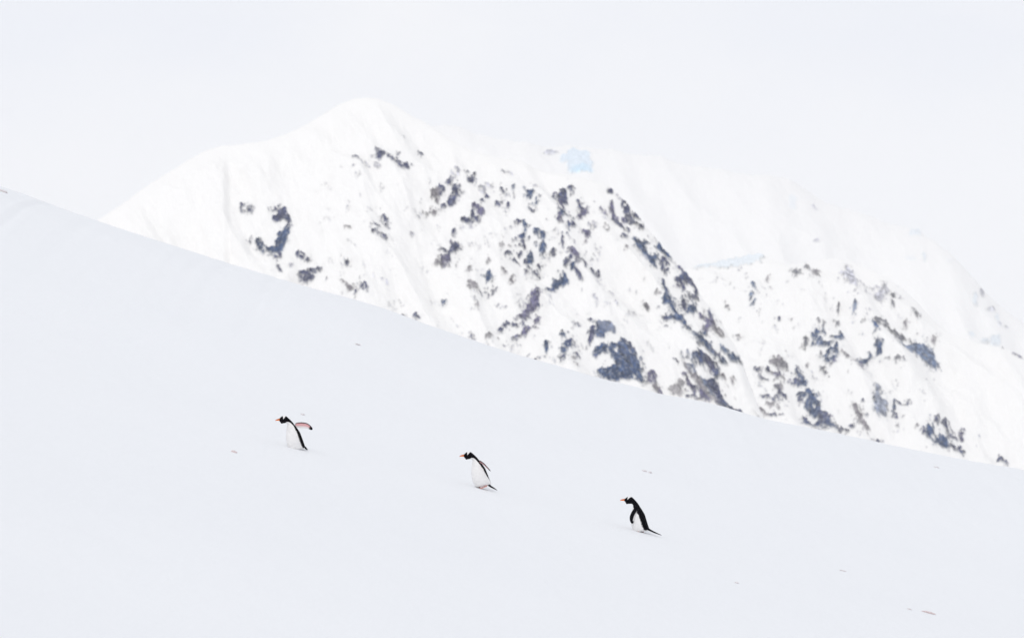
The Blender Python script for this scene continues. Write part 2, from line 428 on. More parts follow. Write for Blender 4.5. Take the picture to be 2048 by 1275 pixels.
 (1304,755,8,13,-5,.75,'p','ring'),(1308,755,3,12,-12,.85,'d'),(1300,765,6,6,0,.7,'p'),(1313,780,9,5,35,.8,'g'),(1320,787,4,3,30,.8,'p'),
 (1361,542,5,10,-15,.75,'p','ring'),(1367,553,9,9,0,.8,'b','ring'),(1367,560,9,4,10,.85,'b'),(1377,566,8,5,40,1.,'d'),(1390,579,3,13,-22,.9,'d'),(1383,572,4,8,-40,.8,'d'),(1358,566,6,7,0,.85,'d'),(1356,577,7,3,30,.6,'p'),(1368,588,7,5,40,1.,'d'),(1386,600,9,5,15,.95,'d'),(1378,597,4,5,0,.7,'b'),(1367,610,5,10,-18,.85,'d'),(1383,623,8,7,25,1.1,'b'),(1376,626,4,3,0,.6,'b'),(1346,592,3,3,0,.5,'g'),(1363,597,4,8,0,.55,'b'),
 (1419,631,3.5,11,-5,.95,'d'),(1403,641,4,10,-25,.8,'p'),(1409,664,8,10,0,.8,'p'),(1422,655,8,12,-20,.9,'p'),(1440,670,11,7,0,.85,'g'),(1430,662,8,8,0,.7,'g'),(1413,650,6,6,0,.7,'p'),(1405,676,8,5,20,.7,'b'),
 (1374,664,9,7,35,.8,'b'),(1404,692,9,16,-42,.9,'b'),(1414,699,6,12,-35,.85,'b'),(1392,681,7,6,30,.75,'b'),(1429,713,4,19,-38,.85,'g'),(1449,712,11,4,35,.9,'b2'),(1468,726,8,8,0,.95,'b'),(1460,722,8,5,30,.7,'b2'),(1446,731,9,4,35,.75,'b'),
 (1397,727,13,9,5,1.2,'b'),(1369,720,10,7,15,.7,'l2'),(1385,724,8,7,0,.8,'b2'),(1421,735,7,17,-32,1.,'p'),(1415,725,6,5,0,.7,'g'),(1384,744,6,17,-38,.75,'b2'),(1432,752,6,8,-20,.85,'b'),
 (1427,771,9,23,-32,1.1,'d'),(1421,760,9,7,0,.9,'b'),(1411,768,4,18,-42,.8,'b2'),(1440,793,7,11,-35,1.,'d'),(1425,793,3,16,-45,.7,'b2'),(1396,766,6,45,-38,.8,'g'),(1377,768,5,20,-28,.9,'p'),(1389,789,8,14,-20,.95,'d'),(1408,797,7,17,-38,.9,'p'),(1427,803,13,8,20,.85,'g2'),(1449,809,17,5,22,.85,'b2'),(1474,819,10,3,30,.8,'d'),(1380,798,10,4,10,.8,'d'),(1415,790,5,16,-40,.7,'g2'),
 (1396,794,3,7,-25,-1.2,'d'),(1355,784,15,10,10,.85,'g2'),(1362,772,4,12,-10,.7,'g2'),(1352,731,5,2,35,.7,'d'),(1447,757,3,8,-45,.7,'g'),(1465,770,3,7,-40,.65,'g'),(1330,763,3,3,0,.5,'g'),(1320,717,2,2,0,.3,'g'),(1408,752,10,7,25,-1.5,'d'),(1398,746,7,5,0,-1.,'d'),
]
ROCK_SECOND = [
 (1476,524,38,7,-9,.9,'k'),(1430,531,38,4,-5,.8,'k'),(1505,516,22,5,-12,.9,'k'),  # back-lit edge of the crest, painted as a pale blue strip
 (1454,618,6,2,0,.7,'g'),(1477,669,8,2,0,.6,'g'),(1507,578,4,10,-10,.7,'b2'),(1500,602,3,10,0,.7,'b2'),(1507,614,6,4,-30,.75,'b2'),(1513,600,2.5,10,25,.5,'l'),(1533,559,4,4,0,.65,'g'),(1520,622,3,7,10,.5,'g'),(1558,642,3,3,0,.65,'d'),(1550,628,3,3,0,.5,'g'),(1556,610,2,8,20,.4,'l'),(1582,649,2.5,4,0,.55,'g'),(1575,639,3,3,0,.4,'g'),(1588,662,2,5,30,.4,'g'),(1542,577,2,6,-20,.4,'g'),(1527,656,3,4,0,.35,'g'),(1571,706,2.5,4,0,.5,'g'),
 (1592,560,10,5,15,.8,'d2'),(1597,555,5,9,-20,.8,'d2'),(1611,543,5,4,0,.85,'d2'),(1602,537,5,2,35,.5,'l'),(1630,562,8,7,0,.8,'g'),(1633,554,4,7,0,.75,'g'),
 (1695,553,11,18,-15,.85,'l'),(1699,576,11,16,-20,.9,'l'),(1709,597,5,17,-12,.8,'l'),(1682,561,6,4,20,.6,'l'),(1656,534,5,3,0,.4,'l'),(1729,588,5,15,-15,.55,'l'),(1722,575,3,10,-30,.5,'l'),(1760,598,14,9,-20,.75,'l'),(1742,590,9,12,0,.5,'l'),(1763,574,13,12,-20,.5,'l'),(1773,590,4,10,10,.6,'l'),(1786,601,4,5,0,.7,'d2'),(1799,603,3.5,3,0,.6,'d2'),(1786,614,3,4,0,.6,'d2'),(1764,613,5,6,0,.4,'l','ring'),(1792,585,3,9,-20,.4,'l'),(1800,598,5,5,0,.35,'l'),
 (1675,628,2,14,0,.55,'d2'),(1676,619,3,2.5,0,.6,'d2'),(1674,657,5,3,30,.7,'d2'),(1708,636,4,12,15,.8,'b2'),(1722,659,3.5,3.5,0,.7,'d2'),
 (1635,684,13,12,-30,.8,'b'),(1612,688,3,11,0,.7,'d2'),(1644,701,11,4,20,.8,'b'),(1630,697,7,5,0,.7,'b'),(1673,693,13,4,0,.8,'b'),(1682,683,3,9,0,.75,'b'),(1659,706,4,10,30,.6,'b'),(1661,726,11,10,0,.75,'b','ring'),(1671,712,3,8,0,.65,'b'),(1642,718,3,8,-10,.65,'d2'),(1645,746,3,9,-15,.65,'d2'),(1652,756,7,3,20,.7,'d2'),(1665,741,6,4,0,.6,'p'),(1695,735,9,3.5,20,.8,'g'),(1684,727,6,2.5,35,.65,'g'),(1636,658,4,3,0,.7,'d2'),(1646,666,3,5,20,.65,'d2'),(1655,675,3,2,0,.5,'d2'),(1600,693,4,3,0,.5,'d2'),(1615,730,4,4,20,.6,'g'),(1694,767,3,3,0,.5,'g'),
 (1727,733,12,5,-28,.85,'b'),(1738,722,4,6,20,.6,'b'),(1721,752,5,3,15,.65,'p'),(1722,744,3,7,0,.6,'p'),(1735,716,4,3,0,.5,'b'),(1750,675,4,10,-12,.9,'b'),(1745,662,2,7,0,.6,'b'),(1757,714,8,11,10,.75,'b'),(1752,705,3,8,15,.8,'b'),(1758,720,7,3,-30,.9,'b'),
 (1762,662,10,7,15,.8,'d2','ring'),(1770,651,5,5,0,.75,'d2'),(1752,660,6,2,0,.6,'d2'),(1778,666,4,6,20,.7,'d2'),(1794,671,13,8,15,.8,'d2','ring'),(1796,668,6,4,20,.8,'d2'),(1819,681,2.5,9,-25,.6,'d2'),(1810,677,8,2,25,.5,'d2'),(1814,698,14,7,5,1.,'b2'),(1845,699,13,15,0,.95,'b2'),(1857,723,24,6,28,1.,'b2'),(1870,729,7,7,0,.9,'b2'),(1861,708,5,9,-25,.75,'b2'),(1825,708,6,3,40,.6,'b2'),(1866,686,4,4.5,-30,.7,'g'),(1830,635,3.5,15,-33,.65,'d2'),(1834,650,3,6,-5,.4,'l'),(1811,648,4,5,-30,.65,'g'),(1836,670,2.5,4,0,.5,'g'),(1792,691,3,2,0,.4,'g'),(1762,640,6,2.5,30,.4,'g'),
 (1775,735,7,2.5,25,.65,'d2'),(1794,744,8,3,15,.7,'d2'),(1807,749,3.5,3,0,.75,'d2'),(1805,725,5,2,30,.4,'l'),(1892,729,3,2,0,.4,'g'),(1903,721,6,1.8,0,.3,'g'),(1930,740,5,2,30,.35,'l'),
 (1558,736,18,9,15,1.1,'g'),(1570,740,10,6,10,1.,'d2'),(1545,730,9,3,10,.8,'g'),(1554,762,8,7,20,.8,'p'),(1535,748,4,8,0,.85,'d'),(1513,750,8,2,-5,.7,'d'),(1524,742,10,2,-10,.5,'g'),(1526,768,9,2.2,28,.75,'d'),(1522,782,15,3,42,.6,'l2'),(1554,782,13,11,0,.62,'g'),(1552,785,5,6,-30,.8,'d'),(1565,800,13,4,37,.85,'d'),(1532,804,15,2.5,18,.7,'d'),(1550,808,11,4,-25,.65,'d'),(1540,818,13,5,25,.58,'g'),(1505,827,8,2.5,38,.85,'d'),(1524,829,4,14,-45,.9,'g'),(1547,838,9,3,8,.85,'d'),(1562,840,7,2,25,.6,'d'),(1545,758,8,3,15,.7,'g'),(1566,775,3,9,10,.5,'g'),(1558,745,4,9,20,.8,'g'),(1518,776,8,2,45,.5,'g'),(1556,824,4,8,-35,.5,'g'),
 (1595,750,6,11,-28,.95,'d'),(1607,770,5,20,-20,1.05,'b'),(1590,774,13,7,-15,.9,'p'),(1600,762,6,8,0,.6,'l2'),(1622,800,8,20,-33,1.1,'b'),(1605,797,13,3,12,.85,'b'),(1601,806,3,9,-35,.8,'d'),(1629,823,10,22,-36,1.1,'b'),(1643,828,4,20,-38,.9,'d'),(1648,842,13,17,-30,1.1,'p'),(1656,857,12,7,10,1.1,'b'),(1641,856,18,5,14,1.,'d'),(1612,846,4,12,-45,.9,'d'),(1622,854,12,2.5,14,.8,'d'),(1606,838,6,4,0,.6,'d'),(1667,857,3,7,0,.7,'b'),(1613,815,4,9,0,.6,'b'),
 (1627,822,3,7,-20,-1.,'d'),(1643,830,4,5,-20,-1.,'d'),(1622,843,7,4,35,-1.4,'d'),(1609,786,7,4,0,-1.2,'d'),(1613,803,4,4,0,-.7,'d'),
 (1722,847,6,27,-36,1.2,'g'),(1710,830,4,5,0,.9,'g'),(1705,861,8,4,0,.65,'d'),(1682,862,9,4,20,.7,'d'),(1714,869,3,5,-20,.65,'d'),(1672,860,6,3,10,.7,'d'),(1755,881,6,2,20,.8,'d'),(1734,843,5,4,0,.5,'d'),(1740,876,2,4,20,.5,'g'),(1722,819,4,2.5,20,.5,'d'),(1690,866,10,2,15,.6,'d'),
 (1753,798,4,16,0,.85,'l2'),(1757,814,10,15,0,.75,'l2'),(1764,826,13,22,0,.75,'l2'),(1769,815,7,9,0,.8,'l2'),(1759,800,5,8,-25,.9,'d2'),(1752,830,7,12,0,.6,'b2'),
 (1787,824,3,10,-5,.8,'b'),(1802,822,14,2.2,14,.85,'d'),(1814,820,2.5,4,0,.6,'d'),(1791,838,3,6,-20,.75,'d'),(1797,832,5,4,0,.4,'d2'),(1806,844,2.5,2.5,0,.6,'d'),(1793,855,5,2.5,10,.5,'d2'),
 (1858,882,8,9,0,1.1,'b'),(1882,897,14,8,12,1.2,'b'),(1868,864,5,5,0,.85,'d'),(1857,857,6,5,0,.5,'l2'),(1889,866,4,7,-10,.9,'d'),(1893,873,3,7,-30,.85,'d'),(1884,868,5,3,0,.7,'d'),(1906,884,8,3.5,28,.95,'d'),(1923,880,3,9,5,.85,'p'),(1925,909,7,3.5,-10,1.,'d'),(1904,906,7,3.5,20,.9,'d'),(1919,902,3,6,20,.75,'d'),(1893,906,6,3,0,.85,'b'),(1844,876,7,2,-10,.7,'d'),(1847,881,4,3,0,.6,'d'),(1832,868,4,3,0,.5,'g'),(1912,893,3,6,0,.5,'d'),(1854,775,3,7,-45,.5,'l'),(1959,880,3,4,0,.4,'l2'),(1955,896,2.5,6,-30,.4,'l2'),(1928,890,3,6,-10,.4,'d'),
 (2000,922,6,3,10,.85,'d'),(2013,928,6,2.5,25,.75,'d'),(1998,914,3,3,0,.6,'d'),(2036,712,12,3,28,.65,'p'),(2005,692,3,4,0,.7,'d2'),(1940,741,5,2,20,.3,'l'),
]
ROCK_FAR = [
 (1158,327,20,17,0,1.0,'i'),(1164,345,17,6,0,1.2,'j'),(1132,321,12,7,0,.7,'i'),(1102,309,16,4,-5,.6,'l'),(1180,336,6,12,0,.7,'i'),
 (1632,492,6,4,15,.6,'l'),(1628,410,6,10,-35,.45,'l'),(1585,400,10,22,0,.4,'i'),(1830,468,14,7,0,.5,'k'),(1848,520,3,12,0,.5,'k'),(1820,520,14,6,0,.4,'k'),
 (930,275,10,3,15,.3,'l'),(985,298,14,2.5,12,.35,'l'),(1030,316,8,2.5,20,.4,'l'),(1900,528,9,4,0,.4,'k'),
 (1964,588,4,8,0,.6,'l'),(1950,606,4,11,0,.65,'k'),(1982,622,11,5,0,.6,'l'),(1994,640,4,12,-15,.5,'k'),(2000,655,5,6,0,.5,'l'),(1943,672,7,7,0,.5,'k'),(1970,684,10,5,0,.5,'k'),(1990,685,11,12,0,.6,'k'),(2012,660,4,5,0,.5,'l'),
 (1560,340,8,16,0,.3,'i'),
]
POLY_MAIN = [
 ('b', 1.1, [(572,455),(578,455),(576,482),(562,506),(534,505),(528,491),(549,493),(551,474),(560,461)]),
 ('d', .95, [(542,435),(557,420),(570,414),(576,427),(584,446),(576,453),(566,437),(558,443),(546,440)]),
 ('p', 1.1, [(1064,593),(1076,590),(1078,617),(1064,632),(1047,648),(1030,642),(1047,638),(1053,619)]),
 ('p', .95, [(1073,647),(1077,649),(1069,666),(1056,674),(1028,679),(1047,672),(1062,665)]),
 ('b', 1.1, [(1107,563),(1119,567),(1132,563),(1136,572),(1132,580),(1119,580),(1103,591),(1094,588),(1109,583)]),
 ('p2', 1.1, [(1195,652),(1223,659),(1234,675),(1229,680),(1212,676),(1208,695),(1193,690),(1188,676)]),
 ('d', 1., [(1180,665),(1189,667),(1191,684),(1185,695),(1174,701),(1178,682)]),
 ('b', 1.2, [(1236,690),(1253,690),(1268,699),(1278,718),(1280,744),(1289,776),(1280,776),(1261,771),(1240,765),(1227,763),(1197,752),(1195,742),(1210,740),(1231,740),(1219,729),(1215,714),(1200,710),(1193,725),(1183,718),(1191,705),(1210,703),(1221,707)]),
 ('b', 1., [(1264,483),(1279,491),(1296,495),(1288,500),(1298,515),(1307,515),(1315,542),(1309,540),(1290,519),(1275,506)]),
 ('b', 1., [(1307,495),(1322,489),(1328,502),(1337,511),(1337,517),(1322,510)]),
 ('b', 1., [(1326,568),(1331,583),(1343,602),(1346,621),(1352,636),(1365,643),(1384,673),(1373,671),(1362,660),(1347,655),(1330,641),(1345,643),(1335,621),(1324,617),(1330,602),(1324,579)]),
 ('d', 1., [(1356,534),(1367,543),(1377,551),(1382,564),(1392,577),(1395,596),(1392,607),(1379,602),(1390,596),(1388,583),(1375,572),(1367,570),(1373,591),(1363,589),(1358,570),(1362,553)]),
 ('b', 1., [(1389,684),(1404,682),(1415,690),(1434,712),(1440,725),(1429,722),(1412,708),(1399,699)]),
 ('d', 1.1, [(1383,720),(1400,718),(1421,722),(1431,733),(1432,752),(1425,750),(1410,735),(1397,737),(1391,727)]),
 ('d', 1.1, [(1412,759),(1427,759),(1436,769),(1442,787),(1449,801),(1480,823),(1457,818),(1431,812),(1436,799),(1423,784),(1412,771)]),
 ('p', 1., [(1363,750),(1370,752),(1382,772),(1397,786),(1412,808),(1400,806),(1389,801),(1380,799),(1387,789),(1374,774)]),
 ('d', 1.1, [(1118,379),(1129,377),(1136,390),(1135,407),(1125,409),(1129,424),(1116,411)]),
]
POLY_SECOND = [
 ('b', 1.1, [(1590,742),(1599,748),(1609,767),(1618,789),(1631,808),(1648,827),(1658,842),(1661,855),(1671,859),(1667,864),(1644,861),(1616,855),(1603,844),(1611,847),(1629,853),(1641,851),(1620,836),(1611,819),(1620,812),(1599,800),(1590,795),(1612,795),(1605,783),(1580,778),(1588,768),(1603,770),(1590,755)]),
 ('g', 1.1, [(1535,727),(1558,724),(1577,735),(1575,745),(1554,746),(1543,736)]),
 ('g', 1.1, [(1703,827),(1710,827),(1739,866),(1731,866),(1712,846)]),
 ('b2', 1., [(1800,697),(1817,689),(1832,687),(1853,693),(1866,708),(1879,735),(1873,740),(1847,723),(1832,714),(1828,706),(1809,704)]),
 ('l2', .8, [(1753,782),(1763,805),(1776,814),(1774,848),(1746,837),(1746,810)]),
 ('l', .9, [(1691,534),(1708,545),(1712,575),(1711,605),(1695,583),(1678,560),(1693,555)]),
]
TONES = {  # rock kinds; bluish and pale ones have shade and haze mixed into the colour
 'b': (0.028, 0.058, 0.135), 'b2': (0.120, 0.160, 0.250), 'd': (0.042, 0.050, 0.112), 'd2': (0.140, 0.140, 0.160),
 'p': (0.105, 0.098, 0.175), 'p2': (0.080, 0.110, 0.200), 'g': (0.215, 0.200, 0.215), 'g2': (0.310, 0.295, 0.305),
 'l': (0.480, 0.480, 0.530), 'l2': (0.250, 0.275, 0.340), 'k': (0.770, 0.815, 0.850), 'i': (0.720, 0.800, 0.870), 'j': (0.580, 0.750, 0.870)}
SNOW = np.array((0.880, 0.872, 0.855))


def facets(P, Q, sp, sq, seed):
    """angular cells: nearest jittered point of a stretched grid, and a random number per cell"""
    a, b = P / sp, Q / sq
    ia, ib = np.floor(a).astype(np.int64), np.floor(b).astype(np.int64)
    best = np.full(P.shape, 1e9)
    bp, bq, rnd = np.zeros_like(P), np.zeros_like(P), np.zeros_like(P)
    for i in (-1, 0, 1):
        for j in (-1, 0, 1):
            h1 = _hash(ia + i, ib + j, seed) / 4294967296.0
            h2 = _hash(ia + i, ib + j, seed + 1) / 4294967296.0
            fa, fb = ia + i + h1, ib + j + h2
            dd = (a - fa) ** 2 + (b - fb) ** 2
            k = dd < best
            best = np.where(k, dd, best)
            bp, bq, rnd = np.where(k, fa * sp, bp), np.where(k, fb * sq, bq), np.where(k, h1 * 7 % 1.0, rnd)
    return bp, bq, rnd


def rock_map(U, V, ells, seed, dirx, warp=2.2, amp=0.42, polys=(), fk=1.0):
    """strength of rock and its colour at face coordinates U, V (photo-sized units on the mountain's face)"""
    dx_, dy_ = dirx
    P = U * dx_ + V * dy_
    Q = -U * dy_ + V * dx_
    bp, bq, rnd = facets(P + 1.2 * perlin(U / 5, V / 5, seed + 12), Q + 1.2 * perlin(U / 5 + 30, V / 5, seed + 13), 9.5, 5.2, seed + 15)
    bp2, bq2, rnd2 = facets(P, Q, 3.6, 2.4, seed + 17)
    k1, k2 = 0.40 * fk, 0.18 * fk
    Pw = P * (1 - k1 - k2) + bp * k1 + bp2 * k2
    Qw = Q * (1 - k1 - k2) + bq * k1 + bq2 * k2
    U0, V0 = Pw * dx_ - Qw * dy_, Pw * dy_ + Qw * dx_
    Uw = U0 + warp * fbm(U / 11, V / 11, 3, seed)
    Vw = V0 + warp * fbm(U / 11 + 40, V / 11 + 7, 3, seed + 3)
    val = np.zeros_like(U)
    cut = np.zeros_like(U)
    col = np.zeros(U.shape + (3,))
    wsum = np.full(U.shape, 1e-6)
    fine = np.zeros_like(U)
    ice = np.zeros_like(U)
    halo = np.zeros_like(U)
    hcol = np.zeros(U.shape + (3,))
    hw = np.full(U.shape, 1e-6)
    def inside(x, y, poly):
        c = np.zeros(np.shape(x), bool)
        for (x0, y0), (x1, y1) in zip(poly, poly[1:] + poly[:1]):
            if y0 != y1:
                c ^= ((y0 > y) != (y1 > y)) & (x < (x1 - x0) * (y - y0) / (y1 - y0) + x0)
        return c
    for tone, st, poly in polys:
        pa = np.array(poly)
        lo_, hi_ = pa.min(0) - 10, pa.max(0) + 10
        idx = np.nonzero((U > lo_[0]) & (U < hi_[0]) & (V > lo_[1]) & (V < hi_[1]))
        x, y = Uw[idx], Vw[idx]
        dist = np.full(x.shape, 1e9)
        for (x0, y0), (x1, y1) in zip(poly, poly[1:] + poly[:1]):
            t_ = np.clip(((x - x0) * (x1 - x0) + (y - y0) * (y1 - y0)) / ((x1 - x0) ** 2 + (y1 - y0) ** 2), 0, 1)
            dist = np.minimum(dist, np.hypot(x - x0 - t_ * (x1 - x0), y - y0 - t_ * (y1 - y0)))
        dist = np.where(inside(x, y, poly), dist, -dist)
        sv_ = st * np.clip(0.48 + dist / 5.0, 0, 1)
        fine[idx] = np.where(sv_ > val[idx], 0.75, fine[idx])
        val[idx] = np.maximum(val[idx], sv_)
        w = np.clip(0.6 + dist / 6.0, 0, 1) * st
        col[idx] += w[:, None] * np.array(TONES[tone])
        wsum[idx] += w
    for e in ells:
        cx, cy, rx, ry, ang, st, tone = e[:7]
        ring = len(e) > 7
        rad = max(rx, ry) * 1.7 + 16
        idx = np.nonzero((np.abs(U - cx) < rad) & (np.abs(V - cy) < rad))
        if not len(idx[0]):
            continue
        a = R(ang)
        dx, dy = Uw[idx] - cx, Vw[idx] - cy
        p = dx * math.cos(a) + dy * math.sin(a)
        q = -dx * math.sin(a) + dy * math.cos(a)
        r = np.sqrt((p / rx) ** 2 + (q / ry) ** 2)
        if tone in 'ijk':
            r = ((p / rx) ** 6 + (q / ry) ** 6) ** (1 / 6)
        elif st > 0.55:
            rh = np.sqrt((p / (rx + 9)) ** 2 + (q / (ry + 9)) ** 2)
            h = np.clip(1.25 - rh, 0, 1) * st
            halo[idx] = np.maximum(halo[idx], h)
            hcol[idx] += h[:, None] * np.array(TONES[tone])
            hw[idx] += h
        if ring:
            r = np.abs(r - 0.85) / 0.42
        if st < 0:
            cut[idx] = np.maximum(cut[idx], -st * np.clip(1.5 - r, 0, 1))
            continue
        s = st * np.clip(1.62 - r, 0, 1.0)
        if min(rx, ry) >= 5 and any(bool(inside(np.array(cx), np.array(cy), pg[2])) for pg in polys):
            s = s * 0.0                                   # an outline gives the shape; this only tints it
        fine[idx] = np.where(s > val[idx], min(1.0, max(0.4, min(rx, ry) / 8.0)), fine[idx])
        val[idx] = np.maximum(val[idx], s)
        w = np.clip(1.6 - r, 0, 1) ** 2 * st
        if tone in 'ijk':
            ice[idx] = np.maximum(ice[idx], np.clip(w * 3, 0, 1))
        col[idx] += w[:, None] * np.array(TONES[tone])
        wsum[idx] += w
    mix = np.clip(wsum * 6, 0, 1)[..., None]
    col = (col / wsum[..., None]) * mix + (hcol / hw[..., None]) * (1 - mix)
    n = fbm(P / 16, Q / 9, 4, seed + 20, 0.6)
    m = val - cut + amp * fine * n * np.clip(val * 2.2, 0, 1)
    # cracks and ledges that hold snow, and broken rock scattered round each outcrop along the dip of the strata
    n2 = perlin(P / 8.5 + 0.4 * rnd, Q / 4.2, seed + 33)
    m = m - 0.6 * amp * np.clip(0.26 - np.abs(n2 + 0.05), 0, 1) / 0.26 * np.clip(val * 2, 0, 1) * fine
    m = m + 0.30 * amp * (rnd - 0.5) * np.clip(val * 2, 0, 1) + 0.20 * amp * (rnd2 - 0.5) * np.clip(val * 2, 0, 1)
    speck = sstep(0.74, 0.86, rnd2) * 0.12 + sstep(0.82, 0.88, rnd) * 0.26
    m = m - speck * np.clip(1.75 - val, 0.25, 1) * np.clip(val * 2, 0, 1) * np.clip(fine * 1.6, 0, 1) * (amp / 0.42)
    streak = 1 - np.abs(fbm(P / 15 + 3, Q / 7.0, 3, seed + 41, 0.55)) / 0.20
    gate = sstep(-0.30, 0.25, fbm(P / 30, Q / 22 + 5, 2, seed + 45))
    m2 = np.minimum(halo, 0.8) * (0.22 + 1.15 * np.clip(streak, 0, 1)) * gate * (0.75 + 0.5 * rnd2) - cut
    m = np.maximum(m, m2 * (amp / 0.42))
    # faint scratches of half-buried rock between the outcrops
    thin = np.clip(1 - np.abs(perlin(P / 17 + 8, Q / 5.0, seed + 51) + 0.25 * perlin(P / 5, Q / 3, seed + 52)) / 0.10, 0, 1)
    spot = sstep(0.36, 0.80, fbm(P / 34, Q / 26 + 2, 3, seed + 53, 0.6)) * fk
    spot = spot * sstep(560, 760, U) * sstep(1930, 1780, U) * sstep(300, 380, V - 0.20 * (U - 740).clip(0, None))
    m3 = 0.30 + 0.22 * thin * (0.6 + 0.8 * rnd2)
    faint = (m < 0.30) & (thin * spot > 0.15)
    m = np.where(faint, np.maximum(m, m3 * np.clip(thin * spot * 2, 0, 1) ** 0.3), m)
    col = np.where(faint[..., None], 0.5 * (np.array(TONES['l2']) + np.array(TONES['l'])), col)
    facet = 1 + (0.5 * rnd2 + 0.9 * rnd - 0.66) * (1 - ice)
    m = m * (1 - ice) + (val - cut + 0.15 * amp * n) * ice
    col = col * facet[..., None]
    return sstep(0.30, 0.56, m), col, ice


def build_mountain(name, crest, yc, steep, ux, zbase, step, ells, seed, dirx, relief, ywob, amp=0.42, round_r=12.0, icy=False, folds=(), polys=()):
    cr = np.array(crest, float)
    ucr = np.linspace(ux[0], ux[1], int((ux[1] - ux[0]) / FPX * yc / step))
    xx = (ucr - PW / 2) / FPX * yc
    crest_y = yc + ywob * perlin(xx / 260.0, xx * 0 + seed, seed + 1) + 0.35 * ywob * perlin(xx / 70.0, xx * 0 + 3, seed + 2)
    vpx = np.interp(ucr, cr[:, 0], cr[:, 1])
    k = 7
    vpx = np.convolve(np.pad(vpx, k, mode='edge'), np.ones(2 * k + 1) / (2 * k + 1), 'valid')
    vpx = vpx + 1.2 * fbm(ucr / 30, ucr * 0, 3, seed + 5)
    _, dz = ray(ucr, vpx)
    # the face is one tilted sheet: where its crest is lower it also lies nearer
    kap = 0.8 / steep
    dzc = np.clip(dz, 0.0, None)
    crest_y = crest_y * (1 - kap * dz.max()) / (1 - kap * dzc)
    zc = dz * crest_y
    xs = (ucr - PW / 2) / FPX * crest_y / (CP)      # close enough: the crest stays within a pixel sideways
    reach = (zc.max() - zbase) / steep
    d = np.concatenate([np.linspace(-reach, -4 * step, 26), np.arange(-3 * step, reach, step / math.hypot(1, steep) * 1.15)])
    X, D = np.meshgrid(xs, d)
    Zc = zc[None, :] + 0 * D
    Yc = crest_y[None, :] + 0 * D
    prof = np.sqrt(D ** 2 + round_r ** 2) - round_r
    Z0 = Zc - prof * steep
    Y0 = Yc - D
    # face coordinates
    u_, v_ = view_uv(X, Y0, Z0)
    U = u_ * FPX + PW / 2
    V = PH / 2 - v_ * FPX
    rock, rcol, ice = rock_map(U, V, ells, seed, dirx, amp=amp, polys=polys, fk=0.0 if icy else 1.0)
    sc = yc / FPX
    # relief of the face: broad ribs running down it, drifts, and crags where rock stands out
    P = (U * dirx[0] + V * dirx[1]) * sc
    Q = (-U * dirx[1] + V * dirx[0]) * sc
    rib = 1 - np.abs(perlin(P / (260 * sc), Q / (95 * sc), seed + 50)) * 2
    rel = relief * (rib * 0.9 + 0.5 * fbm(P / (110 * sc), Q / (60 * sc), 4, seed + 60))
    rel = rel * sstep(2, 60 * sc + 20, np.abs(D))
    for (fa, fb, fw, hh, va, vb) in folds:      # a rib of the face with a steeper right side, along U = fa + fb * V
        q_ = U - (fa + fb * V) - 3 * perlin(V / 40, V * 0, seed + 77)
        up = sstep(-90, 0, q_) * (1 - sstep(0, fw, q_))
        rel = rel + hh * up * sstep(va, va + 50, V) * (1 - sstep(vb - 60, vb, V))
    crag = rock * (5.0 + 3.5 * fbm(U / 9, V / 6, 3, seed + 70)) * sc * 0.9
    crag = crag * sstep(0, 8, D)
    nrm = np.array((0.0, -steep, 1.0)) / math.hypot(1, steep)
    off = rel + crag
    verts = np.stack([X, Y0 + nrm[1] * off, np.maximum(Z0 + nrm[2] * off, zbase)], -1).reshape(-1, 3)
    # colour: snow, with rock showing through
    jit = 1 + 0.45 * fbm(U / 7, V / 5, 3, seed + 80)
    dust = sstep(0.05, 0.75, fbm(U / 6 + 5, V / 4, 4, seed + 90, 0.65)) * 0.30
    if icy:
        dust = dust * 0.2
    jit = 1 + (jit - 1) * (1 - 0.85 * ice)
    dust = dust * (1 - 0.9 * ice)
    rc = rcol * np.clip(jit, 0.4, 1.9)[..., None]
    rc = rc * (1 - dust[..., None]) + SNOW * dust[..., None] * 0.8
    colr = SNOW * (1 - rock[..., None]) + rc * rock[..., None]
    me = np_mesh(name, verts, grid_faces(len(d), len(xs))[:, ::-1])
    vcol(me, 'surface', colr.reshape(-1, 3))
    o = link(name, me, M_MOUNT)
    tag(o, kind='structure')
    return o


CREST_MAIN = [(-700, 760), (-200, 640), (0, 560), (100, 500), (190, 443), (240, 410), (300, 366), (350, 336), (400, 305), (440, 291), (480, 288), (520, 283), (560, 273),
              (600, 255), (640, 232), (680, 207), (710, 197), (740, 194), (775, 204), (810, 224), (850, 245), (880, 264), (910, 286), (940, 300),
              (1000, 318), (1060, 335), (1100, 346), (1140, 352), (1180, 358), (1215, 372), (1245, 396), (1275, 430), (1300, 464), (1330, 500),
              (1360, 532), (1390, 566), (1405, 600), (1430, 622), (1452, 662), (1480, 712), (1500, 770), (1525, 835), (1560, 890), (1700, 1000), (2000, 1150)]
CREST_SECOND = [(900, 900), (1100, 760), (1250, 620), (1320, 560), (1370, 537), (1420, 526), (1470, 515), (1520, 507), (1555, 525), (1590, 530), (1630, 520), (1670, 516), (1700, 522),
                (1740, 538), (1775, 556), (1810, 580), (1840, 610), (1870, 645), (1900, 668), (1950, 684), (2000, 694), (2048, 712), (2150, 760), (2400, 850), (2700, 960)]
CREST_FAR = [(-300, 480), (200, 420), (500, 350), (760, 270), (860, 258), (930, 266), (1000, 282), (1060, 296), (1120, 300), (1180, 300), (1250, 308), (1320, 322), (1400, 342), (1480, 350), (1550, 352),
             (1590, 362), (1640, 400), (1700, 430), (1760, 448), (1830, 462), (1880, 500), (1940, 560), (1990, 610), (2048, 660), (2150, 720), (2500, 850), (2900, 1000)]
DOWN_RIGHT = (math.cos(R(58)), math.sin(R(58)))
